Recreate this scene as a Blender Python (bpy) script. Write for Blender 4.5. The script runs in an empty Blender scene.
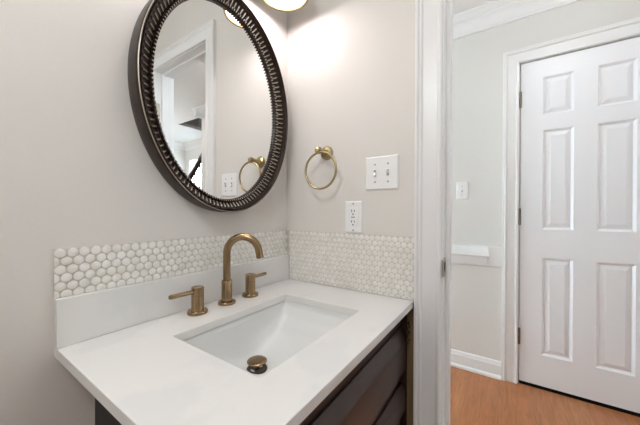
import bpy, bmesh, math, random
from mathutils import Vector, Matrix
random.seed(4)
C = bpy.context.scene.collection
S = bpy.context.scene
H = 0.808            # height of the countertop above the floor; builders below measure z from the countertop

# ------------------------------------------------------------------ camera
yaw, pit, rol = 0.5918, -0.0035, 0.0041
d = Vector((math.cos(pit)*math.cos(yaw), math.cos(pit)*math.sin(yaw), math.sin(pit)))
r = Vector((math.sin(yaw), -math.cos(yaw), 0)); u = r.cross(d)
r2 = r*math.cos(rol)+u*math.sin(rol); u2 = -r*math.sin(rol)+u*math.cos(rol)
cd = bpy.data.cameras.new('camera'); cam = bpy.data.objects.new('camera', cd); C.objects.link(cam)
cd.sensor_width = 36; cd.lens = 276.507*36/640; cd.clip_start = 0.02
M = Matrix((r2, u2, -d)).transposed().to_4x4(); M.translation = Vector((-0.8997, -0.7758, 0.2825+H))
cam.matrix_world = M
S.camera = cam

# ------------------------------------------------------------------ world
w = bpy.data.worlds.new('world'); S.world = w; w.use_nodes = True

# ------------------------------------------------------------------ lights, with added ones out of view
BATH_CEIL = 1.52; HALL_CEIL = 1.63
def globe(name, loc, radius, power, col):
    l = bpy.data.lights.new(name, 'POINT'); l.energy = power; l.color = col; l.shadow_soft_size = radius
    o = bpy.data.objects.new(name, l); C.objects.link(o); o.location = (loc[0], loc[1], loc[2]+H)
LP = dict(bath=(18, (.92, .975, 1)), hall=(5, (.98, .985, 1)), closet=(5.2, (.95, .98, 1)), foyer=(20, (1, .94, .92)), glow=(6, (1, .94, .93)), bulb=(50, (1, .925, .98)), world=(24, (.73, .90, 1)), day_fill=(.5, (.96, .97, 1)))
w.node_tree.nodes['Background'].inputs[0].default_value = (*LP['world'][1], 1)
w.node_tree.nodes['Background'].inputs[1].default_value = LP['world'][0]
globe('bath_fill_light', (-1.32, -.66, BATH_CEIL-.36), 0.09, *LP['bath'])  # added lamp out of view, fills the bathroom with light
globe('unseen_hall_light', (0.60, 0.45, HALL_CEIL-.14), 0.10, *LP['hall'])  # added lamp out of view, evens the light along the hall
globe('unseen_hall_light', (0.50, -1.12, HALL_CEIL-.14), 0.10, *LP['closet'])
dl = bpy.data.lights.new('window_fill_light', 'AREA'); dl.shape = 'RECTANGLE'; dl.size = .76; dl.size_y = 1.7; dl.energy = LP['day_fill'][0]; dl.color = LP['day_fill'][1]  # added light at the unseen window, lifts the lower hall door
do = bpy.data.objects.new('window_fill_light', dl); C.objects.link(do); do.location = (.70, 1.17, .15+H); do.rotation_euler = (-math.pi/2, 0, 0)
globe('foyer_fill_light', (0.85, -3.6, HALL_CEIL-.14), 0.10, *LP['foyer'])  # added lamp out of view, brightens the foyer
S.view_settings.view_transform = 'Standard'; S.view_settings.look = 'None'
S.view_settings.exposure = 0.0; S.view_settings.gamma = 1; S.view_settings.use_curve_mapping = False

# ------------------------------------------------------------------ materials
def srgb(*c): return tuple(((x/255)/12.92 if x/255 <= .04045 else ((x/255+.055)/1.055)**2.4) for x in c)+(1,)
def mat(name, col, rough=.5, metal=0, bump=0, bscale=60, spec=.5, emit=None, coat=0):
    m = bpy.data.materials.new(name); m.use_nodes = True; t = m.node_tree; b = t.nodes['Principled BSDF']
    b.inputs['Base Color'].default_value = col; b.inputs['Roughness'].default_value = rough
    b.inputs['Metallic'].default_value = metal; b.inputs['Specular IOR Level'].default_value = spec
    b.inputs['Coat Weight'].default_value = coat
    if emit: b.inputs['Emission Color'].default_value = emit[0]; b.inputs['Emission Strength'].default_value = emit[1]
    if bump:
        co = t.nodes.new('ShaderNodeTexCoord'); n = t.nodes.new('ShaderNodeTexNoise'); n.inputs['Scale'].default_value = bscale
        n.inputs['Detail'].default_value = 4; bp = t.nodes.new('ShaderNodeBump'); bp.inputs['Strength'].default_value = bump
        bp.inputs['Distance'].default_value = .002
        t.links.new(co.outputs['Object'], n.inputs['Vector']); t.links.new(n.outputs['Fac'], bp.inputs['Height'])
        t.links.new(bp.outputs['Normal'], b.inputs['Normal'])
    return m
def mixcol(m, c1, c2, scale, lo, hi, stretch=(1, 1, 1), detail=4):
    """colour varies with a noise between c1 and c2"""
    t = m.node_tree; b = t.nodes['Principled BSDF']
    co = t.nodes.new('ShaderNodeTexCoord'); mp = t.nodes.new('ShaderNodeMapping'); mp.inputs['Scale'].default_value = stretch
    n = t.nodes.new('ShaderNodeTexNoise'); n.inputs['Scale'].default_value = scale; n.inputs['Detail'].default_value = detail
    cr = t.nodes.new('ShaderNodeValToRGB'); cr.color_ramp.elements[0].position = lo; cr.color_ramp.elements[1].position = hi
    cr.color_ramp.elements[0].color = c1; cr.color_ramp.elements[1].color = c2
    t.links.new(co.outputs['Object'], mp.inputs[0]); t.links.new(mp.outputs[0], n.inputs['Vector'])
    t.links.new(n.outputs['Fac'], cr.inputs[0]); t.links.new(cr.outputs[0], b.inputs['Base Color'])
    return m
M_wall = mat('greige_wall_paint', srgb(225, 220, 214), .55, bump=.25, bscale=120)
M_hall = mat('pale_grey_wall_paint', srgb(222, 219, 214), .55, bump=.25, bscale=120)
M_ceil = mat('ceiling_paint', srgb(236, 234, 231), .7, bump=.2, bscale=90)
M_trim = mat('white_trim_paint', srgb(238, 237, 236), .32)
M_door = mat('white_door_paint', srgb(243, 243, 246), .35)
M_quartz = mixcol(mat('white_quartz', srgb(240, 238, 235), .22), srgb(226, 225, 223), srgb(232, 230, 227), 4, .40, .46, (1, 1.6, 1), 7)
M_ceram = mat('sink_ceramic', srgb(230, 230, 228), .3)
M_tile = mixcol(mat('penny_tile_glaze', srgb(240, 236, 230), .25), srgb(232, 227, 219), srgb(243, 240, 235), 45, .35, .65)
M_grout = mat('grout', srgb(208, 203, 196), .9, bump=.3, bscale=300)
M_brass = mixcol(mat('brushed_bronze_brass', srgb(160, 125, 80), .25, 1), srgb(142, 119, 90), srgb(160, 136, 104), 30, .35, .65, (1, 1, .15))
M_gold = mat('satin_gold', srgb(172, 154, 116), .3, 1)
M_esp = mixcol(mat('espresso_wood', srgb(60, 38, 28), .42, coat=.1), srgb(46, 32, 28), srgb(62, 44, 38), 14, .35, .65, (.3, 4, 4))
M_black = mat('dark_cabinet_side', srgb(22, 16, 14), .5)
M_olive = mixcol(mat('olive_brown_strip', srgb(104, 86, 56), .7), srgb(118, 98, 66), srgb(140, 118, 84), 20, .35, .65, (4, 4, .5))
M_plate = mat('white_plastic', srgb(242, 241, 240), .28)
M_slot = mat('dark_slot', srgb(50, 46, 44), .6)
M_slot2 = mat('gap_shade_black', (.006, .005, .005, 1), .8, spec=.1)  # black that paints the shade under the closet door
M_steel = mat('brushed_nickel', srgb(176, 170, 160), .35, 1)
M_hinge = mat('aged_nickel', srgb(120, 110, 96), .4, .8)
M_dsteel = mat('dark_bronze_drain', srgb(54, 44, 32), .35, .25)
M_frame = mixcol(mat('dark_bronze_frame', srgb(58, 46, 40), .34, .1, spec=.3), srgb(32, 21, 14), srgb(54, 38, 29), 40, .3, .7)
M_rub_hi = mat('rubbed_highlight_bronze', srgb(172, 162, 150), .35, .5)  # paler bronze: rubbed finish with highlights painted into the colour
M_mirror = mat('silvered_glass', (.93, .935, .93, 1), 0.0, 1)
M_glow = mat('lit_opal_glass', (1, .98, .95, 1), .4, emit=((*LP['glow'][1], 1), LP['glow'][0]))
M_bulb = mat('lit_frosted_bulb', (1, .98, .95, 1), .4, emit=((*LP['bulb'][1], 1), LP['bulb'][0]))
M_lamp = mat('lit_lamp_glass', (1, .98, .95, 1), .4, emit=((1, .97, .93, 1), 1.0))
M_glass = mat('window_glass', (1, 1, 1, 1), .0); M_glass.node_tree.nodes['Principled BSDF'].inputs['Transmission Weight'].default_value = 1
M_rail = mat('dark_stair_wood', srgb(66, 54, 50), .35)
M_bal = mat('dark_iron', srgb(70, 68, 70), .5)
def floor_mat():
    m = mat('oak_floor_boards', (1, 1, 1, 1), .38); t = m.node_tree; b = t.nodes['Principled BSDF']
    co = t.nodes.new('ShaderNodeTexCoord'); br = t.nodes.new('ShaderNodeTexBrick')
    br.inputs['Color1'].default_value = srgb(166, 110, 70); br.inputs['Color2'].default_value = srgb(158, 98, 58)
    br.inputs['Mortar'].default_value = srgb(132, 82, 50); br.inputs['Mortar Size'].default_value = .0008
    br.inputs['Scale'].default_value = 1; br.inputs['Brick Width'].default_value = .95; br.inputs['Row Height'].default_value = .083
    br.offset = .37
    mp = t.nodes.new('ShaderNodeMapping'); mp.inputs['Scale'].default_value = (2.2, 22, 1)
    n = t.nodes.new('ShaderNodeTexNoise'); n.inputs['Scale'].default_value = 2.2; n.inputs['Detail'].default_value = 7; n.inputs['Distortion'].default_value = 1.6
    cr = t.nodes.new('ShaderNodeValToRGB'); cr.color_ramp.elements[0].position = .35; cr.color_ramp.elements[1].position = .65
    cr.color_ramp.elements[0].color = (.72, .68, .64, 1); cr.color_ramp.elements[1].color = (1.08, 1.08, 1.08, 1)
    mx = t.nodes.new('ShaderNodeMix'); mx.data_type = 'RGBA'; mx.blend_type = 'MULTIPLY'; mx.inputs[0].default_value = .8
    t.links.new(co.outputs['Object'], br.inputs['Vector']); t.links.new(co.outputs['Object'], mp.inputs[0]); t.links.new(mp.outputs[0], n.inputs['Vector'])
    t.links.new(n.outputs['Fac'], cr.inputs[0]); t.links.new(br.outputs['Color'], mx.inputs[6]); t.links.new(cr.outputs[0], mx.inputs[7])
    t.links.new(mx.outputs[2], b.inputs['Base Color'])
    return m
M_floor = floor_mat()

# ------------------------------------------------------------------ helpers
ORG = {}
def thing(name, label, cat, loc, group=None):
    o = bpy.data.objects.new(name, None); C.objects.link(o); o.location = (loc[0], loc[1], loc[2]+H); o.empty_display_size = .05
    o['label'] = label; o['category'] = cat
    if group: o['group'] = group
    ORG[o.name] = Vector(loc)
    return o
def obj(name, bm, m, parent=None, bevel=0, smooth=35, loc=None, seg=2):
    """loc: world origin (z from countertop) for a top-level mesh"""
    base = ORG[parent.name] if parent else Vector(loc or (0, 0, -H))
    bmesh.ops.recalc_face_normals(bm, faces=bm.faces)
    me = bpy.data.meshes.new(name)
    bmesh.ops.translate(bm, verts=bm.verts, vec=-base)
    bm.to_mesh(me); bm.free()
    o = bpy.data.objects.new(name, me); C.objects.link(o)
    if parent: o.parent = parent
    else: o.location = base+Vector((0, 0, H))
    ORG[o.name] = base
    for mm in (m if isinstance(m, (list, tuple)) else [m]): me.materials.append(mm)
    if smooth:
        me.polygons.foreach_set('use_smooth', [True]*len(me.polygons)); me.set_sharp_from_angle(angle=math.radians(smooth))
    if bevel:
        b = o.modifiers.new('bevel', 'BEVEL'); b.width = bevel; b.segments = seg; b.limit_method = 'ANGLE'; b.angle_limit = math.radians(40)
        b.harden_normals = False
    return o
def tag(o, label, cat, group=None):
    o['label'] = label; o['category'] = cat
    if group: o['group'] = group
    return o
def struct(name, bm, m, parent=None, **k):
    o = obj(name, bm, m, parent, **k)
    if not parent: o['kind'] = 'structure'
    return o
def BM(): return bmesh.new()
def box(bm, x0, x1, y0, y1, z0, z1):
    v = [bm.verts.new((x, y, z)) for z in (z0, z1) for x, y in ((x0, y0), (x1, y0), (x1, y1), (x0, y1))]
    for f in ((3, 2, 1, 0), (4, 5, 6, 7), (0, 1, 5, 4), (1, 2, 6, 5), (2, 3, 7, 6), (3, 0, 4, 7)): bm.faces.new([v[i] for i in f])
    return bm
def frame3(ax):
    ax = Vector(ax).normalized(); t = Vector((0, 0, 1)) if abs(ax.z) < .9 else Vector((1, 0, 0))
    a = t.cross(ax).normalized(); b = ax.cross(a); return ax, a, b
def lathe(bm, c, ax, prof, n=32, sx=1, sy=1):
    """prof: list of (radius, height along axis); closes at radius 0"""
    ax, a, b = frame3(ax); c = Vector(c); rings = []
    for rr, h in prof:
        if rr < 1e-7: rings.append([bm.verts.new(c+ax*h)])
        else: rings.append([bm.verts.new(c+ax*h+a*(rr*sx*math.cos(2*math.pi*i/n))+b*(rr*sy*math.sin(2*math.pi*i/n))) for i in range(n)])
    for p, q in zip(rings, rings[1:]):
        for i in range(n):
            j = (i+1) % n
            if len(p) == 1 and len(q) == 1: continue
            if len(p) == 1: bm.faces.new((p[0], q[i], q[j]))
            elif len(q) == 1: bm.faces.new((p[i], p[j], q[0]))
            else: bm.faces.new((p[i], p[j], q[j], q[i]))
    return bm
def tube(bm, pts, rad, n=20, closed=False, caps=True):
    pts = [Vector(p) for p in pts]; rings = []; N = len(pts); prev = None
    for i, p in enumerate(pts):
        if closed: t = pts[(i+1) % N]-pts[i-1]
        else: t = pts[min(i+1, N-1)]-pts[max(i-1, 0)]
        t.normalize()
        if prev is None: _, a, b = frame3(t)
        else: a = (prev-t*prev.dot(t)).normalized(); b = t.cross(a)
        prev = a; R = rad[i] if isinstance(rad, (list, tuple)) else rad
        rings.append([bm.verts.new(p+a*(R*math.cos(2*math.pi*k/n))+b*(R*math.sin(2*math.pi*k/n))) for k in range(n)])
    M_ = N if closed else N-1
    for i in range(M_):
        p, q = rings[i], rings[(i+1) % N]
        for k in range(n): bm.faces.new((p[k], p[(k+1) % n], q[(k+1) % n], q[k]))
    if caps and not closed: bm.faces.new(rings[0][::-1]); bm.faces.new(rings[-1])
    return bm
def prism(bm, poly, axis, a0, a1):
    """poly: 2D points in the two other axes; extruded along axis from a0 to a1"""
    def P(p, a): return {'x': (a, p[0], p[1]), 'y': (p[0], a, p[1]), 'z': (p[0], p[1], a)}[axis]
    A = [bm.verts.new(P(p, a0)) for p in poly]; B = [bm.verts.new(P(p, a1)) for p in poly]; n = len(poly)
    bm.faces.new(A); bm.faces.new(B[::-1])
    for i in range(n): bm.faces.new((A[i], B[i], B[(i+1) % n], A[(i+1) % n]))
    return bm

# ------------------------------------------------------------------ room shell
T = .12
FY = -4.70           # far end of the foyer
HX = 1.27            # hall wall with the closet door
OA, OB, OZ = -.619, -1.192, 1.200      # bathroom doorway: near jamb face, far jamb face, head
struct('floor', box(BM(), -2.1, 2.5, FY-.2, 1.4, -H-.05, -H), M_floor)
struct('wall_left', box(BM(), -1.9, 0, 0, T, -H, BATH_CEIL), M_wall)
b = BM()
box(b, 0, T, -.600, 1.2, -H, HALL_CEIL); box(b, 0, T, FY, OB-.019, -H, HALL_CEIL); box(b, 0, T, OB-.019, -.600, OZ+.019, HALL_CEIL)
wr = struct('wall_right', b, [M_wall, M_hall])
for p in wr.data.polygons:
    if p.center.x > .1: p.material_index = 1
struct('wall_back', box(BM(), -1.9, 0, -1.75-T, -1.75, -H, BATH_CEIL), M_wall)
struct('wall_behind', box(BM(), -1.9-T, -1.9, -1.75-T, T, -H, BATH_CEIL), M_wall)
struct('ceiling', box(BM(), -1.9-T, 0, -1.75-T, T, BATH_CEIL, BATH_CEIL+.05), M_ceil)
# hall wall with closet opening
DY0, DY1, DZ = -.848, -1.470, 1.226
b = BM()
box(b, HX, HX+T, DY0+.001, 1.2, -H, HALL_CEIL); box(b, HX, HX+T, -2.63, DY1-.001, -H, HALL_CEIL); box(b, HX, HX+T, DY1-.001, DY0+.001, DZ, HALL_CEIL)
struct('wall_hall', b, M_hall)
struct('wall_closet', box(BM(), HX+T+.02, HX+T+.04, -1.6, -.7, -H, HALL_CEIL), M_hall)
b = BM(); box(b, T, .30, 1.2, 1.3, -H, HALL_CEIL); box(b, 1.10, HX, 1.2, 1.3, -H, HALL_CEIL); box(b, .30, 1.10, 1.2, 1.3, -H, -.72); box(b, .30, 1.10, 1.2, 1.3, 1.02, HALL_CEIL)  # opening cut for the added window
struct('wall_hall_end', b, M_hall)
struct('wall_foyer_end', box(BM(), T, 2.25, FY-T, FY, -H, HALL_CEIL), M_hall)
struct('wall_stairwell', box(BM(), HX+T+.04, 2.25, -1.6-T, -1.6, -H, 3.0), M_hall)
WY0, WY1, WZ0, WZ1 = -4.62, -3.75, -.35, 1.35
b = BM(); X0, X1 = 2.25, 2.37
box(b, X0, X1, FY-T, WY0, -H, 3.0); box(b, X0, X1, WY1, -1.6, -H, 3.0); box(b, X0, X1, WY0, WY1, -H, WZ0); box(b, X0, X1, WY0, WY1, WZ1, 3.0)
struct('wall_foyer_right', b, M_hall)
VX0, VY0, VY1 = 1.44, -3.52, -1.72
b = BM()
box(b, T, VX0, FY, 1.2, HALL_CEIL, HALL_CEIL+.05); box(b, VX0, 2.25, FY, VY0, HALL_CEIL, HALL_CEIL+.05); box(b, VX0, 2.25, VY1, 1.2, HALL_CEIL, HALL_CEIL+.05)
struct('ceiling_hall', b, M_ceil)
M_shaft = mat('grey_stairwell_paint', srgb(170, 168, 166), .6)
b = BM(); box(b, VX0-.05, VX0, VY0-.05, -1.6, HALL_CEIL+.05, 3.0); box(b, VX0, 2.25, VY0-.05, VY0, HALL_CEIL+.05, 3.0); box(b, VX0-.05, 2.37, VY0-.05, -1.6, 3.0, 3.05)
struct('ceiling_stairwell', b, M_shaft)
# added unseen hall end window for light on the door, then foyer window
wf = BM()
box(wf, .30, .35, 1.22, 1.27, -.72, 1.02); box(wf, 1.05, 1.10, 1.22, 1.27, -.72, 1.02); box(wf, .35, 1.05, 1.22, 1.27, -.72, -.67); box(wf, .35, 1.05, 1.22, 1.27, .97, 1.02); box(wf, .35, 1.05, 1.23, 1.26, .13, .17)
w2 = struct('added_window', wf, M_trim)
obj('window_pane', box(BM(), .34, 1.06, 1.243, 1.247, -.68, .98), M_glass, w2, smooth=0)
wf = BM(); fw = .05
box(wf, 2.26, 2.32, WY0, WY0+fw, WZ0, WZ1); box(wf, 2.26, 2.32, WY1-fw, WY1, WZ0, WZ1)
box(wf, 2.26, 2.32, WY0+fw, WY1-fw, WZ0, WZ0+fw); box(wf, 2.26, 2.32, WY0+fw, WY1-fw, WZ1-fw, WZ1); box(wf, 2.275, 2.305, WY0+fw, WY1-fw, .48, .52)
win = struct('window_1', wf, M_trim)
obj('window_pane', box(BM(), 2.288, 2.292, WY0+.04, WY1-.04, WZ0+.04, WZ1-.04), M_glass, win, smooth=0)

# ------------------------------------------------------------------ casings, jambs, trims
def casing(bm, xp, s, yA, yB, zT, prof):
    """U casing; prof (w outward from opening, t thickness); s = side of the wall along x"""
    rows = [[(xp+s*t, yA+w_, -H), (xp+s*t, yA+w_, zT+w_), (xp+s*t, yB-w_, zT+w_), (xp+s*t, yB-w_, -H)] for w_, t in prof]
    V = [[bm.verts.new(p) for p in row] for row in rows]
    n = len(V)
    for i in range(n):
        j = (i+1) % n
        for k in range(3): bm.faces.new((V[i][k], V[j][k], V[j][k+1], V[i][k+1]))
    bm.faces.new([V[i][0] for i in range(n)]); bm.faces.new([V[i][3] for i in range(n)][::-1])
    return bm
P1 = [(0, 0), (0, .010), (.003, .0125), (.009, .0125), (.014, .0075), (.054, .0115), (.058, .0165), (.062, .0165), (.065, .0145), (.069, .020), (.075, .020), (.077, .018), (.077, 0)]
struct('trim_1', casing(BM(), 0, -1, OA+.004, OB-.004, OZ+.004, P1), M_trim, smooth=0)
struct('trim_2', casing(BM(), T, 1, OA+.004, OB-.004, OZ+.004, P1), M_trim, smooth=0)
P2 = [(0, 0), (0, .012), (.003, .015), (.010, .016), (.014, .011), (.020, .010), (.055, .014), (.060, .014), (.064, .020), (.070, .0225), (.076, .019), (.080, .021), (.087, .020), (.087, 0)]
struct('trim_3', casing(BM(), HX, -1, DY0+.006, DY1-.006, DZ+.002, P2), M_trim, smooth=0)
b = BM(); e = .0005
box(b, e, T-e, OA, OA+.018, -H, OZ+.018); box(b, e, T-e, OB-.018, OB, -H, OZ+.018); box(b, e, T-e, OB, OA, OZ, OZ+.018)
box(b, .045, .080, OA-.011, OA, -H, OZ); box(b, .045, .080, OB, OB+.011, -H, OZ); box(b, .045, .080, OB+.011, OA-.011, OZ-.011, OZ)
jamb = struct('trim_4', b, M_trim, bevel=.0015)
# strike plate on near jamb, hinge leaves on the far jamb
b = BM(); box(b, .004, .034, OA-.0015, OA+.001, .085, .142)
box(b, -.0105, .004, OA-.0018, OA+.0008, .088, .139); box(b, -.0125, -.0105, OA-.0045, OA+.0008, .088, .139)
sp = obj('strike_plate', b, M_steel, jamb, bevel=.0008)
b = BM(); box(b, .012, .026, OA-.0022, OA-.0014, .100, .128); obj('latch_hole', b, M_slot, sp, smooth=0)
for zz in (.905, .19, -.55):
    b = BM(); box(b, .002, .034, OB-.001, OB+.0018, zz, zz+.09); lathe(b, (-.004, OB+.004, zz), (0, 0, 1), [(0, 0), (.0055, 0), (.0055, .09), (0, .09)], 14)
    obj('hinge', b, M_steel, jamb)

# six-panel doors
def panel_door(bm, W, Ht, th, cols, rows, P):
    """front/back faces with raised panels; P(u, v, depth) -> world"""
    us = sorted({0, W} | {c for cc in cols for c in cc}); vs = sorted({0, Ht} | {c for rr in rows for c in rr})
    offs = [(0, 0), (.012, .012), (.016, .012), (.038, .004)]
    for side in (0, 1):
        dd = lambda q: (q if side == 0 else th-q)
        for i in range(len(us)-1):
            for j in range(len(vs)-1):
                u0, u1, v0, v1 = us[i], us[i+1], vs[j], vs[j+1]
                if (u0, u1) in cols and (v0, v1) in rows:
                    L = [[bm.verts.new(P(a, b_, dd(q))) for a, b_ in ((u0+o_, v0+o_), (u1-o_, v0+o_), (u1-o_, v1-o_), (u0+o_, v1-o_))] for o_, q in offs]
                    for p, q in zip(L, L[1:]):
                        for k in range(4): bm.faces.new((p[k], p[(k+1) % 4], q[(k+1) % 4], q[k]))
                    bm.faces.new(L[-1])
                else: bm.faces.new([bm.verts.new(P(a, b_, dd(0))) for a, b_ in ((u0, v0), (u1, v0), (u1, v1), (u0, v1))])
    for a0, b0, a1, b1 in ((0, 0, W, 0), (W, 0, W, Ht), (W, Ht, 0, Ht), (0, Ht, 0, 0)):
        bm.faces.new([bm.verts.new(P(*q)) for q in ((a0, b0, 0), (a1, b1, 0), (a1, b1, th), (a0, b0, th))])
    bmesh.ops.remove_doubles(bm, verts=bm.verts, dist=1e-5)
    return bm
zb = -H+.022
cols = [(.110, .253), (.352, .505)]
rows = [(round(a-zb, 4), round(c-zb, 4)) for a, c in ((-.596, .004), (.178, .787), (.880, 1.113))]
Wd = .615
dr = struct('door_1', panel_door(BM(), Wd, 1.221-zb, .034, cols, rows, lambda a, b_, q: (HX+.002+q, DY0-.0035-a, zb+b_)), M_door, smooth=0)
for zz in (.946, .206, -.551):
    b = BM(); lathe(b, (HX-.006, DY0-.0015, zz), (0, 0, 1), [(0, -.006), (.003, -.004), (.0065, 0), (.0065, .033), (.0055, .0335), (.0065, .034), (.0065, .066), (.0055, .0665), (.0065, .067), (.0065, .098), (.003, .102), (0, .104)], 16)
    box(b, HX-.006, HX+.002, DY0-.0038, DY0-.0005, zz, zz+.098)
    h = obj('hinge', b, M_hinge, dr)
sw = obj('door_gap_shade', box(BM(), HX+.005, HX+.032, DY0-.0035-Wd, DY0-.0035, -H+.0005, zb+.0005), M_slot2, dr, smooth=0); sw['label'] = 'black strip standing in for the shaded gap under the door'  # black strip put in for the shade of the door gap
# bathroom door, swung open into the room
Wb = .575
d2 = struct('door_2', panel_door(BM(), Wb, 1.195-zb, .034, [(.10, .24), (.335, .475)], rows, lambda a, b_, q: (-.028-a, OB-.010-q, zb+b_)), M_door, smooth=0)
d2k = BM()
for s_, yy in ((1, OB-.010), (-1, OB-.044)):
    lathe(d2k, (-.028-Wb+.06, yy, .10), (0, s_, 0), [(0, 0), (.032, 0), (.032, .006), (.012, .008), (.011, .03), (.024, .036), (.028, .05), (.022, .062), (0, .065)], 28)
obj('door_knob', d2k, M_steel, d2)

# baseboards, chair rail, crown
def run_y(name, poly, y0, y1, kind='struct'):
    return struct(name, prism(BM(), poly, 'y', y0, y1), M_trim, smooth=25)
def bb(x, s): return [(x, -H), (x+s*.027, -H), (x+s*.027, -H+.012), (x+s*.022, -H+.019), (x+s*.014, -H+.022), (x+s*.014, -H+.085), (x+s*.011, -H+.090), (x+s*.011, -H+.096), (x+s*.006, -H+.108), (x, -H+.112)]
yc0, yc1 = DY0+.093, DY1-.093
run_y('baseboard_hall', bb(HX, -1), yc0+.001, 1.2)
run_y('baseboard_hall_far', bb(HX, -1), -2.63, yc1-.001)
run_y('baseboard_hall_near', bb(T, 1), OA+.082, 1.2)
run_y('baseboard_foyer', bb(T, 1), FY, OB-.082)
struct('baseboard_back', prism(BM(), [(yy, zz) for yy, zz in bb(-1.75, 1)], 'x', -1.9, 0), M_trim)
cr = [(HX, .058), (HX-.014, .058), (HX-.016, .052), (HX-.016, -.072), (HX-.010, -.080), (HX, -.084)]
run_y('trim_5', cr, yc0+.001, 1.2)
b = BM()
prof = [(.0155, .057), (.024, .057), (.029, .052), (.040, .000), (.042, -.007), (.040, -.013), (.030, -.019), (.023, -.058), (.020, -.066), (.0155, -.068)]
yE = -.648
A = [b.verts.new((HX-t, yE-t, z)) for t, z in prof]
Bv = [b.verts.new((HX-t, 1.2, z)) for t, z in prof]
R_ = [b.verts.new((HX-.0150, yE-t, z)) for t, z in prof]
for i in range(len(prof)-1):
    b.faces.new((A[i], A[i+1], Bv[i+1], Bv[i])); b.faces.new((A[i], R_[i], R_[i+1], A[i+1]))
b.faces.new(Bv); b.faces.new((Bv[0], Bv[-1], A[-1], R_[-1], R_[0], A[0]))
struct('trim_6', b, M_trim, smooth=25)
def crown(x, s, zc): 
    q = [(0, -.122), (.012, -.120), (.014, -.108), (.018, -.104), (.022, -.090), (.032, -.070), (.048, -.052), (.060, -.046), (.062, -.036), (.074, -.030), (.084, -.018), (.090, -.016), (.092, 0), (0, 0)]
    return [(x+s*t, zc+z) for t, z in q]
run_y('trim_7', crown(HX, -1, HALL_CEIL), -2.63, 1.2)
run_y('trim_8', crown(T, 1, HALL_CEIL), FY, 1.2)
run_y('trim_9', crown(2.25, -1, HALL_CEIL), FY, VY0)
struct('trim_10', prism(BM(), crown(FY, 1, HALL_CEIL), 'x', T+.09, 2.25), M_trim, smooth=25)
struct('trim_11', prism(BM(), crown(-2.63, -1, HALL_CEIL), 'x', HX-.09, VX0), M_trim, smooth=25)

# ------------------------------------------------------------------ unseen ceiling lamps (bathroom, hall, foyer); all but the closet one added for light
def flush_lamp(x, y, zc, label, drop=0):
    t = thing('ceiling_lamp', label, 'ceiling lamp', (x, y, zc), 'flush ceiling lamps')
    obj('lamp_base', lathe(BM(), (x, y, zc), (0, 0, -1), [(0, 0), (.13, 0), (.13, .012), (.125, .018), (0, .018)], 40), M_gold, t)
    if drop: obj('stem', lathe(BM(), (x, y, zc-.018), (0, 0, -1), [(0, 0), (.008, 0), (.008, drop), (0, drop)], 16), M_gold, t)
    obj('lamp_shade', lathe(BM(), (x, y, zc-.018-drop), (0, 0, -1), [(0, 0), (.12, 0), (.12, .008), (.09, .014), (0, .016)], 40), M_lamp, t)
flush_lamp(-1.32, -.66, BATH_CEIL, 'added round ceiling lamp on a short stem over the bathroom floor', .19)
flush_lamp(0.60, 0.45, HALL_CEIL, 'added round flush ceiling lamp at the closed end of the hall')
flush_lamp(0.50, -1.12, HALL_CEIL, 'round flush ceiling lamp in the hall in front of the closet door')
flush_lamp(0.85, -3.6, HALL_CEIL, 'added round flush ceiling lamp in the foyer near the staircase')

# ------------------------------------------------------------------ countertop with undermount sink
L, D = .732, .5345
HX0, HX1, HY0, HY1 = -.567, -.181, -.431, -.152
def rrect(x0, x1, y0, y1, rr, n=6):
    pts = []
    for cx, cy, a0 in ((x1-rr, y1-rr, 0), (x0+rr, y1-rr, 90), (x0+rr, y0+rr, 180), (x1-rr, y0+rr, 270)):
        for k in range(n+1):
            a = math.radians(a0+90*k/n); pts.append((cx+rr*math.cos(a), cy+rr*math.sin(a)))
    return pts
def plate_hole(bm, outer, inner, z0, z1):
    for z in (z0, z1):
        eds = []
        for loop in (outer, inner):
            vs = [bm.verts.new((p[0], p[1], z)) for p in loop]
            eds += [bm.edges.new((vs[i], vs[(i+1) % len(vs)])) for i in range(len(vs))]
        bmesh.ops.triangle_fill(bm, edges=eds, use_beauty=True)
    for loop in (outer, inner):
        a = [bm.verts.new((p[0], p[1], z0)) for p in loop]; b_ = [bm.verts.new((p[0], p[1], z1)) for p in loop]
        for i in range(len(loop)):
            j = (i+1) % len(loop); bm.faces.new((a[i], a[j], b_[j], b_[i]))
    bmesh.ops.remove_doubles(bm, verts=bm.verts, dist=1e-5)
    return bm
outer = [(-L, -D), (-.007, -D), (-.007, -.001), (-L, -.001)]
ct = obj('countertop', plate_hole(BM(), outer, rrect(HX0, HX1, HY0, HY1, .005), -.0205, 0), M_quartz, bevel=.0012, loc=(-.37, -.27, -.02), smooth=25)
tag(ct, 'white quartz vanity countertop with rectangular sink cutout', 'countertop')
bs = obj('stone_backsplash', box(BM(), -L, -.0075, -.020, -.0005, .0005, .1008), M_quartz, bevel=.001, loc=(-.37, -.01, 0))
tag(bs, 'low white quartz backsplash slab behind the faucet', 'backsplash')

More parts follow.
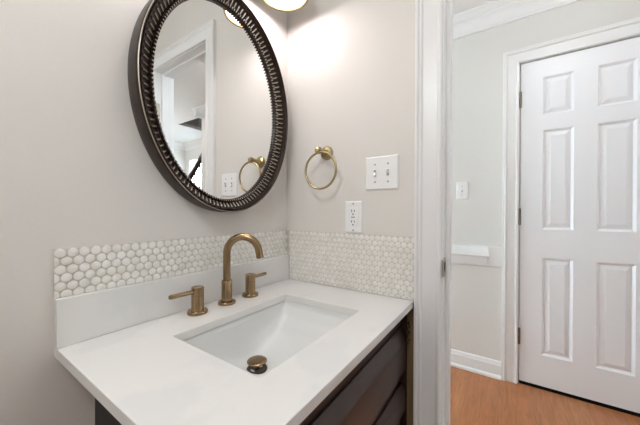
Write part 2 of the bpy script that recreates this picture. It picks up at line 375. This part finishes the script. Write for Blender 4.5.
# penny tiles
def penny(origin, ex, ez, nrm, W, Ht, phase, name):
    """tiles over rectangle W x Ht from origin along ex, ez; nrm out of wall"""
    o, ex, ez, nrm = map(Vector, (origin, ex, ez, nrm)); P = .0201; RW = P*math.sqrt(3)/2; R = .0096
    bm = BM(); prof = [(R, 0), (R, .0046), (R*.95, .0055), (R*.86, .0059), (0, .0061)]
    nr = int(Ht/RW)+2; nc = int(W/P)+2
    for j in range(nr):
        for i in range(-1, nc):
            cx = i*P+(P/2 if j % 2 else 0)+phase; cz = Ht-.0100-j*RW
            if cx < -R*.2 or cx > W+R*.2 or cz < -R*.4: continue
            lathe(bm, o+ex*cx+ez*cz, nrm, prof, 18)
    for co, no in ((o, -ex), (o+ex*W, ex), (o, -ez), (o+ez*Ht, ez)):
        g = bm.verts[:]+bm.edges[:]+bm.faces[:]
        res = bmesh.ops.bisect_plane(bm, geom=g, plane_co=co, plane_no=no, clear_outer=True)
        ed = [x for x in res['geom_cut'] if isinstance(x, bmesh.types.BMEdge)]
        if ed: bmesh.ops.edgenet_fill(bm, edges=ed)
    return bm
t = thing('tile_backsplash', 'strip of white penny round tiles on top of the quartz slab, behind the faucet', 'tile backsplash', (-.37, 0, .1012))
obj('grout_bed', box(BM(), -L-.001, -.001, -.0042, -.0004, .1012, .2030), M_grout, t, bevel=.001)
obj('penny_tiles', penny((-L-.001, -.0008, .1012), (1, 0, 0), (0, 0, 1), (0, -1, 0), L-.002, .1016, .0095, 'a'), M_tile, t)
t = thing('tile_backsplash', 'taller panel of white penny round tiles under the wall outlet, on the side wall', 'tile backsplash', (0, -.27, .0012))
obj('grout_bed', box(BM(), -.0042, -.0004, -.5375, -.0062, .0012, .2030), M_grout, t, bevel=.001)
obj('penny_tiles', penny((-.0008, -.0205, .0012), (0, -1, 0), (0, 0, 1), (-1, 0, 0), .5170, .2005, .0095, 'b'), M_tile, t)

# sink
t = thing('sink', 'white rectangular undermount sink with sloping bottom set below the quartz countertop', 'sink', (-.374, -.29, -.13))
cxs, cys, hx, hy = (HX0+HX1)/2, (HY0+HY1)/2, (HX1-HX0)/2+.0025, (HY1-HY0)/2+.0025
OFF = [0, .002, .020, .063, .116, .165, .194]; DEP = [0, .016, .044, .077, .099, .120, .1245]
def dep(a):
    off = (1-abs(a))*hx
    for i in range(len(OFF)-1):
        if off <= OFF[i+1]+1e-9: f = (off-OFF[i])/(OFF[i+1]-OFF[i]); return DEP[i]+f*(DEP[i+1]-DEP[i])
    return DEP[-1]
bm = BM(); NU, NV = 72, 56; G = []
for i in range(NU+1):
    a = math.sin(math.pi/2*(2*i/NU-1)); row = []
    sm = sum(dep(max(-1, min(1, a+q*.03*(1-abs(a)))))for q in (-2, -1, 0, 1, 2))/5
    for j in range(NV+1):
        v = math.sin(math.pi/2*(2*j/NV-1)); wv = (max(0, 1-abs(v)**9))**.42
        # front/back sides lean in a little with depth
        yy = cys+hy*v*(1-.06*(1-abs(v)**9)*0)
        row.append(bm.verts.new((cxs+hx*a, yy, -.0207-sm*wv)))
    G.append(row)
for i in range(NU):
    for j in range(NV): bm.faces.new((G[i][j], G[i+1][j], G[i+1][j+1], G[i][j+1]))
bas = obj('basin', bm, M_ceram, t, smooth=60)
so = bas.modifiers.new('shell', 'SOLIDIFY'); so.thickness = .009; so.offset = 1
dx, dy, dz = -.374, -.219, -.1445
dn = obj('drain', lathe(BM(), (dx, dy, dz), (0, 0, 1), [(0, .0005), (.012, .001), (.017, .0016), (.021, .0035), (.0270, .0035), (.0285, .0010), (.0285, -.001), (0, -.001)], 36), M_dsteel, t)
dn['label'] = 'dark drain ring'
st = BM(); lathe(st, (dx, dy, dz), (0, 0, 1), [(0, .001), (.005, .001), (.005, .014), (.016, .0165), (.024, .0195), (.0265, .0210), (.0265, .0235), (.024, .0250), (.010, .0258), (0, .026)], 36)
s_ = obj('stopper', st, M_brass, t); s_['label'] = 'round bronze pop-up stopper'

# faucet
t = thing('faucet', 'bronze widespread faucet with curved spout and two lever handles on the countertop', 'faucet', (-.353, -.067, 0))
X, Y = -.3565, -.068
sp = BM()
a = math.radians(-58); hxv = Vector((math.cos(a), math.sin(a), 0)); R = .0495; zc = .1550
pts = [Vector((X, Y, .060+.095*k/6)) for k in range(7)]
for k in range(1, 31):
    th = math.radians(172*k/30); pts.append(Vector((X, Y, zc))+hxv*(R-R*math.cos(th))+Vector((0, 0, R*math.sin(th))))
dd = (pts[-1]-pts[-2]).normalized(); pts.append(pts[-1]+dd*.022)
tube(sp, pts, .0112, 24)
spo = obj('spout', sp, M_brass, t, smooth=50)
lathe_p = [(0, .0005), (.026, .0005), (.026, .006), (.0245, .008), (.016, .008), (.0155, .0075), (.0155, .070), (.0145, .072), (0, .072)]
obj('spout_base', lathe(BM(), (X, Y, 0), (0, 0, 1), lathe_p, 36), M_brass, t)
ap = BM(); lathe(ap, pts[-1], dd, [(0, .0004), (.0085, .0004), (.0085, -.002), (0, -.002)], 24); obj('aerator', ap, M_dsteel, spo)
for hxp, ang, ll in ((-.4530, 183, .080), (-.2625, -4, .067)):
    hb = obj('handle', lathe(BM(), (hxp, Y, 0), (0, 0, 1), [(0, .0005), (.0265, .0005), (.0265, .0065), (.025, .009), (.0165, .009), (.0162, .0095), (.0162, .049), (.0156, .0495), (.0156, .0505), (.0162, .051), (.0162, .0715), (.0150, .073), (0, .073)], 36), M_brass, t)
    aa = math.radians(ang); dv = Vector((math.cos(aa), math.sin(aa), .03))
    c0 = Vector((hxp, Y, .0610)); lv = BM()
    tube(lv, [c0+dv*.012, c0+dv*(ll-.003), c0+dv*(ll-.0005), c0+dv*ll], [.0058, .0058, .0052, .004], 18)
    obj('lever', lv, M_brass, hb, smooth=50)

# ------------------------------------------------------------------ vanity cabinet
t = thing('vanity_cabinet', 'dark espresso vanity cabinet with raised drawer fronts under the countertop', 'cabinet', (-.34, -.25, -H))
cx0, cx1, cyF = -.664, -.0055, -.493
b = BM(); zt = -.0215
box(b, cx0, cx0+.018, cyF+.018, -.004, -H, zt); box(b, cx1-.018, cx1, cyF+.018, -.004, -H, zt)
box(b, cx0+.018, cx1-.018, -.016, -.004, -H, zt); box(b, cx0+.018, cx1-.018, cyF+.018, -.016, -H+.09, -H+.108)
box(b, cx0+.018, cx1-.018, cyF+.06, cyF+.075, -H, -H+.09)
obj('carcass', b, M_black, t)
b = BM()
box(b, cx0, cx0+.03, cyF, cyF+.018, -H+.09, zt); box(b, cx1-.024, cx1, cyF, cyF+.018, -H+.0, zt)
for z0, z1 in ((-.100, zt), (-.285, -.222), (-.425, -.35), (-H+.09, -H+.13)): box(b, cx0+.03, cx1-.024, cyF, cyF+.018, z0, z1)
box(b, cx1, -.0004, -.514, cyF+.018, -H, zt)
obj('face_frame', b, M_esp, t, bevel=.001)
def front(z0, z1, bt, bs_):
    bm = BM(); x0, x1 = cx0+.014, cx1-.002; y0, y1 = cyF-.0005, cyF-.020
    A = [bm.verts.new(p) for p in ((x0, y0, z0), (x1, y0, z0), (x1, y0, z1), (x0, y0, z1))]
    B_ = [bm.verts.new(p) for p in ((x0, y0-.005, z0), (x1, y0-.005, z0), (x1, y0-.005, z1), (x0, y0-.005, z1))]
    C_ = [bm.verts.new(p) for p in ((x0+bs_, y1, z0+bs_), (x1-bs_, y1, z0+bs_), (x1-bs_, y1, z1-bt), (x0+bs_, y1, z1-bt))]
    bm.faces.new(A[::-1]); bm.faces.new(C_)
    for p, q in ((A, B_), (B_, C_)):
        for k in range(4): bm.faces.new((p[k], p[(k+1) % 4], q[(k+1) % 4], q[k]))
    return obj('drawer_front', bm, M_esp, t, smooth=0)
front(-.232, -.088, .038, .012); front(-.360, -.272, .014, .012); front(-.700, -.408, .014, .012)
o = obj('olive_strip', box(BM(), -.0045, -.0003, -.5360, -.515, -H, -.003), M_olive, t); o['label'] = 'olive brown strip against the side wall'  # olive brown strip between cabinet front and casing
mk = BM()
for yy, zz, q in ((-.518, -.075, .006), (-.521, -.086, .005), (-.515, -.094, .004), (-.520, -.104, .006), (-.516, -.116, .004), (-.521, -.128, .004), (-.517, -.140, .003)):
    lathe(mk, (-.0046, yy, zz), (-1, 0, 0), [(q, 0), (q*.9, .0005), (0, .0006)], 7, sx=.6, sy=1.2)
obj('torn_mark', mk, M_slot, o)

# ------------------------------------------------------------------ oval mirror
t = thing('wall_mirror', 'oval wall mirror in a dark bronze fluted frame above the vanity', 'mirror', (-.327, -.001, .628))
MX, MZ = -.330, .6285
def ring(bm, prof, N, mod=None):
    """prof: (t 0..1 outer to inner, y depth out from wall); mod(i_theta, t, depth)->depth"""
    R_ = []
    for k in range(N):
        th = 2*math.pi*k/N; row = []
        for (tt, yy) in prof:
            A_, B_ = .272-.050*tt, .350-.0435*tt
            y2 = mod(k, tt, yy) if mod else yy
            row.append(bm.verts.new((MX+A_*math.cos(th), -y2, MZ+B_*math.sin(th))))
        R_.append(row)
    for k in range(N):
        p, q = R_[k], R_[(k+1) % N]
        for j in range(len(prof)-1): bm.faces.new((p[j], q[j], q[j+1], p[j+1]))
    return bm
obj('outer_rim', ring(BM(), [(.06, .001), (.03, .006), (0, .020), (0, .046), (.01, .052), (.04, .0565), (.08, .058), (.12, .0565), (.145, .053), (.16, .050), (.18, .049), (.21, .0525), (.24, .0525), (.26, .050), (.27, .044), (.27, .040)], 160), M_frame, t, smooth=60)
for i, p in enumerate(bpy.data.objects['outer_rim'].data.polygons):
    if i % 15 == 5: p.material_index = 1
bpy.data.objects['outer_rim'].data.materials.append(M_rub_hi)
NR = 120; RIDGE = [1, .55, .1, 0, 0, 0, .1, .55]
def flute(k, tt, yy):
    am = .0065*math.sin(math.pi*min(1, max(0, (tt-.27)/.5)))**.6
    return yy-.002+am*RIDGE[k % 8]
obj('fluted_band', ring(BM(), [(.27, .046)]+[(.27+.5*s/8, .0470-.0165*(s/8)**.8) for s in range(1, 8)]+[(.77, .0300)], NR*8, flute), [M_frame, M_rub_hi], t, smooth=75)
fb = bpy.data.objects['fluted_band'].data
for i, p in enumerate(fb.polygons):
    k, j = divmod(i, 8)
    if k % 8 in (7, 0) and 2 <= j <= 6: p.material_index = 1  # ridge faces get the painted highlight
NB = 176
def bead(k, tt, yy):
    return yy+(.0035*(1 if (k % 6) in (0, 1, 2) else -1) if .80 < tt < .97 else 0)
obj('beaded_edge', ring(BM(), [(.77, .0300), (.79, .0325), (.82, .036), (.88, .036), (.95, .033), (.985, .029), (1.0, .0260), (1.0, .022)], NB*6, bead), [M_frame, M_rub_hi], t, smooth=30)
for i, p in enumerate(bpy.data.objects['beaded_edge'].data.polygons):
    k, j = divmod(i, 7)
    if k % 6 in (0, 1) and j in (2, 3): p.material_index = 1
b = BM(); A_, B_ = .2235, .308
fr = [b.verts.new((MX+A_*math.cos(2*math.pi*k/128), -.0245, MZ+B_*math.sin(2*math.pi*k/128))) for k in range(128)]
bk = [b.verts.new((v.co.x, -.004, v.co.z)) for v in fr]
b.faces.new(fr); b.faces.new(bk[::-1])
for k in range(128): b.faces.new((fr[k], fr[(k+1) % 128], bk[(k+1) % 128], bk[k]))
g = obj('mirror_glass', b, M_mirror, t, smooth=0); g['label'] = 'silvered mirror glass'

# ------------------------------------------------------------------ vanity light above the mirror
LX, LY, LZ = -.157, -.120, 1.063
t = thing('vanity_light', 'brass vanity wall light with glowing round white shades above the mirror', 'wall light', (-.327, -.001, 1.16))
b = BM(); box(b, -.327-.06, -.327+.06, -.018, -.0005, 1.10, 1.22); obj('back_plate', b, M_gold, t, bevel=.004)
b = BM(); tube(b, [(-.327, -.015, 1.16), (-.327, -LY*-1, 1.16)], .008, 16); tube(b, [(LX-.02, LY, 1.16), (-.327-(LX+.327)+.02, LY, 1.16)], .008, 16)
obj('arm', b, M_gold, t)
for xx in (LX, -.327-(LX+.327)):
    sh = obj('lamp_shade', lathe(BM(), (xx, LY, LZ), (0, 0, 1), [(.086, .001), (.0865, .030), (.074, .070), (.030, .098), (.012, .102), (.012, .112), (0, .112)], 48), M_plate, t)
    obj('shade_ring', lathe(BM(), (xx, LY, LZ), (0, 0, 1), [(.0820, -.012), (.0865, -.013), (.0890, -.011), (.0890, .012), (.0860, .013), (.0820, .010), (.0820, -.009)], 64), M_gold, sh)
    obj('diffuser', lathe(BM(), (xx, LY, LZ), (0, 0, -1), [(.0832, -.004), (0, -.004)], 48), M_glow, sh)
    obj('bulb', lathe(BM(), (xx, LY, LZ), (0, 0, -1), [(.028, -.0035), (.031, .004), (.029, .012), (.020, .019), (.008, .022), (0, .0225)], 32), M_bulb, sh)

# ------------------------------------------------------------------ towel ring
RX, RY, RZ = -.060, -.2120, .4330
t = thing('towel_ring', 'brass towel ring hanging on the side wall beside the mirror', 'towel ring', (0, -.205, .505))
obj('wall_mount', lathe(BM(), (-.0003, -.2035, .507), (-1, 0, 0), [(0, 0), (.026, 0), (.026, .006), (.023, .010), (.012, .013), (.0095, .018), (.0095, .044), (.011, .048), (.0135, .055), (.0135, .063), (.010, .070), (0, .072)], 32), M_gold, t)
b = BM(); rr = .0665
tube(b, [(RX, RY+rr*math.sin(2*math.pi*k/64), RZ+rr*math.cos(2*math.pi*k/64)) for k in range(64)], .0044, 12, closed=True)
obj('ring', b, M_gold, t)

# ------------------------------------------------------------------ switch plates and outlet
def plate(bm, yA, yB, zA, zB, x=0, th=.006, s=-1):
    """yA > yB ; plate on plane x"""
    e = .004
    A = [bm.verts.new((x+s*.0003, *p)) for p in ((yA, zA), (yB, zA), (yB, zB), (yA, zB))]
    B_ = [bm.verts.new((x+s*(th-.003), *p)) for p in ((yA, zA), (yB, zA), (yB, zB), (yA, zB))]
    C_ = [bm.verts.new((x+s*th, *p)) for p in ((yA-e, zA+e), (yB+e, zA+e), (yB+e, zB-e), (yA-e, zB-e))]
    bm.faces.new(A[::-1]); bm.faces.new(C_)
    for p, q in ((A, B_), (B_, C_)):
        for k in range(4): bm.faces.new((p[k], p[(k+1) % 4], q[(k+1) % 4], q[k]))
    return bm
def toggle(x, y, z, up_, par):
    b = BM(); s1 = 1 if up_ else -1
    box(b, x-.0075, x-.0055, y-.0055, y+.0055, z-.0125, z+.0125)
    tg = obj('toggle', b, M_plate, par, bevel=.0008)
    b = BM(); p = [(x-.006, z-.005*s1), (x-.006, z+.006*s1), (x-.016, z+.0115*s1), (x-.0185, z+.009*s1)]
    prism(b, p, 'y', y-.0032, y+.0032); obj('toggle_lever', b, M_plate, tg, bevel=.0008)
    b = BM(); box(b, x-.0079, x-.0074, y-.0042, y+.0042, z-.0105, z+.0105); obj('toggle_slot', b, M_shadow, tg, smooth=0)
M_shadow = mat('grey_recess', srgb(150, 148, 146), .7)
def screw(x, y, z, par):
    b = BM(); lathe(b, (x, y, z), (-1, 0, 0), [(0, 0), (.0034, 0), (.0034, .0006), (.002, .0012), (0, .0013)], 14)
    obj('screw', b, M_steel, par)
sy, sz = -.3672, .4715
t = thing('light_switch', 'white double toggle light switch on the bathroom side wall, above the outlet', 'light switch', (0, sy-.058, sz-.057))
obj('cover_plate', plate(BM(), sy, sy-.116, sz-.114, sz), M_plate, t, smooth=0, bevel=.0008)
for k, (yy, up_) in enumerate(((sy-.035, False), (sy-.081, True))):
    toggle(0, yy, sz-.057, up_, t)
    for dz_ in (-.030, .030): screw(-.006, yy, sz-.057+dz_, t)
oy, oz = -.2843, .3205
t = thing('wall_outlet', 'white electrical outlet just above the penny tile panel', 'outlet', (0, oy-.035, oz-.057))
obj('cover_plate', plate(BM(), oy, oy-.070, oz-.1145, oz), M_plate, t, smooth=0, bevel=.0008)
b = BM(); box(b, -.0078, -.005, oy-.052, oy-.018, oz-.057-.033, oz-.057+.033); ins = obj('receptacle_face', b, M_plate, t, bevel=.0008)
for zc_ in (oz-.057+.0185, oz-.057-.0195):
    b = BM()
    box(b, -.0083, -.0076, oy-.0305, oy-.0280, zc_-.001, zc_+.0075); box(b, -.0083, -.0076, oy-.0420, oy-.0395, zc_, zc_+.0065)
    lathe(b, (-.0076, oy-.035, zc_-.0085), (-1, 0, 0), [(0, 0), (.0026, 0), (.0026, .0007), (0, .0007)], 12)
    obj('socket_slots', b, M_slot, ins, smooth=0)
b = BM(); box(b, -.0088, -.0076, oy-.0345, oy-.0285, oz-.0600, oz-.0560); box(b, -.0088, -.0076, oy-.0420, oy-.0360, oz-.0600, oz-.0560)
obj('test_buttons', b, M_shadow, ins, smooth=0)
for zz in (oz-.009, oz-.105): screw(-.006, oy-.035, zz, t)
hy_, hz_ = -.484, .494
t = thing('light_switch', 'small white single toggle switch on the hall wall above the chair rail', 'light switch', (HX, hy_-.037, hz_-.062))
obj('cover_plate', plate(BM(), hy_, hy_-.073, hz_-.122, hz_, HX), M_plate, t, smooth=0, bevel=.0008)
toggle(HX, hy_-.0365, hz_-.061, True, t)
for dz_ in (-.030, .030): screw(HX-.006, hy_-.0365, hz_-.061+dz_, t)

# ------------------------------------------------------------------ staircase seen in the mirror
t = thing('staircase', 'white staircase with dark treads and railing, seen in the mirror through the doorway', 'staircase', (1.85, -4.1, -H))
NS, run, rise = 9, .262, .19
for k in range(NS):
    y0 = -4.05+k*run; z0 = -H+k*rise
    b = BM(); box(b, 1.47, 2.245, y0, y0+.02, z0, z0+rise-.03); obj('riser', b, M_trim, t)
    b = BM(); box(b, 1.46, 2.245, y0-.025, y0+run+.018 if k < NS-1 else y0+.20, z0+rise-.03, z0+rise); obj('tread', b, M_rail, t, bevel=.004)
b = BM(); prism(b, [(-4.05, -H), (-4.05+NS*run-.06, -H), (-4.05+NS*run-.06, -H+NS*rise-.05), (-4.05, -H+.1)], 'x', 1.44, 1.458); obj('stringer', b, M_trim, t)
b = BM(); sl = rise/run; zr = lambda y: 1.045+(y+2.913)*.93
y_0, y_1 = -3.98, -2.66
prism(b, [(y_0, zr(y_0)-.03), (y_1, zr(y_1)-.03), (y_1, zr(y_1)+.035), (y_0, zr(y_0)+.035)], 'x', 1.420, 1.480)
obj('handrail', b, M_rail, t, bevel=.01)
for k in range(11):
    yy = y_0+.06+k*.12; zbot = -H+NS*rise*0+max(.02, (yy+4.05)/run*rise+.12)
    b = BM(); box(b, 1.449, 1.463, yy-.007, yy+.007, -H+min(zbot, 5) if zbot < 2 else 0, zr(yy)-.025); obj('baluster', b, M_bal, t)
b = BM(); box(b, 1.415, 1.485, y_0-.08, y_0-.005, -H, zr(y_0)+.09); box(b, 1.405, 1.495, y_0-.09, y_0+.005, zr(y_0)+.09, zr(y_0)+.11); obj('newel_post', b, M_trim, t, bevel=.003)
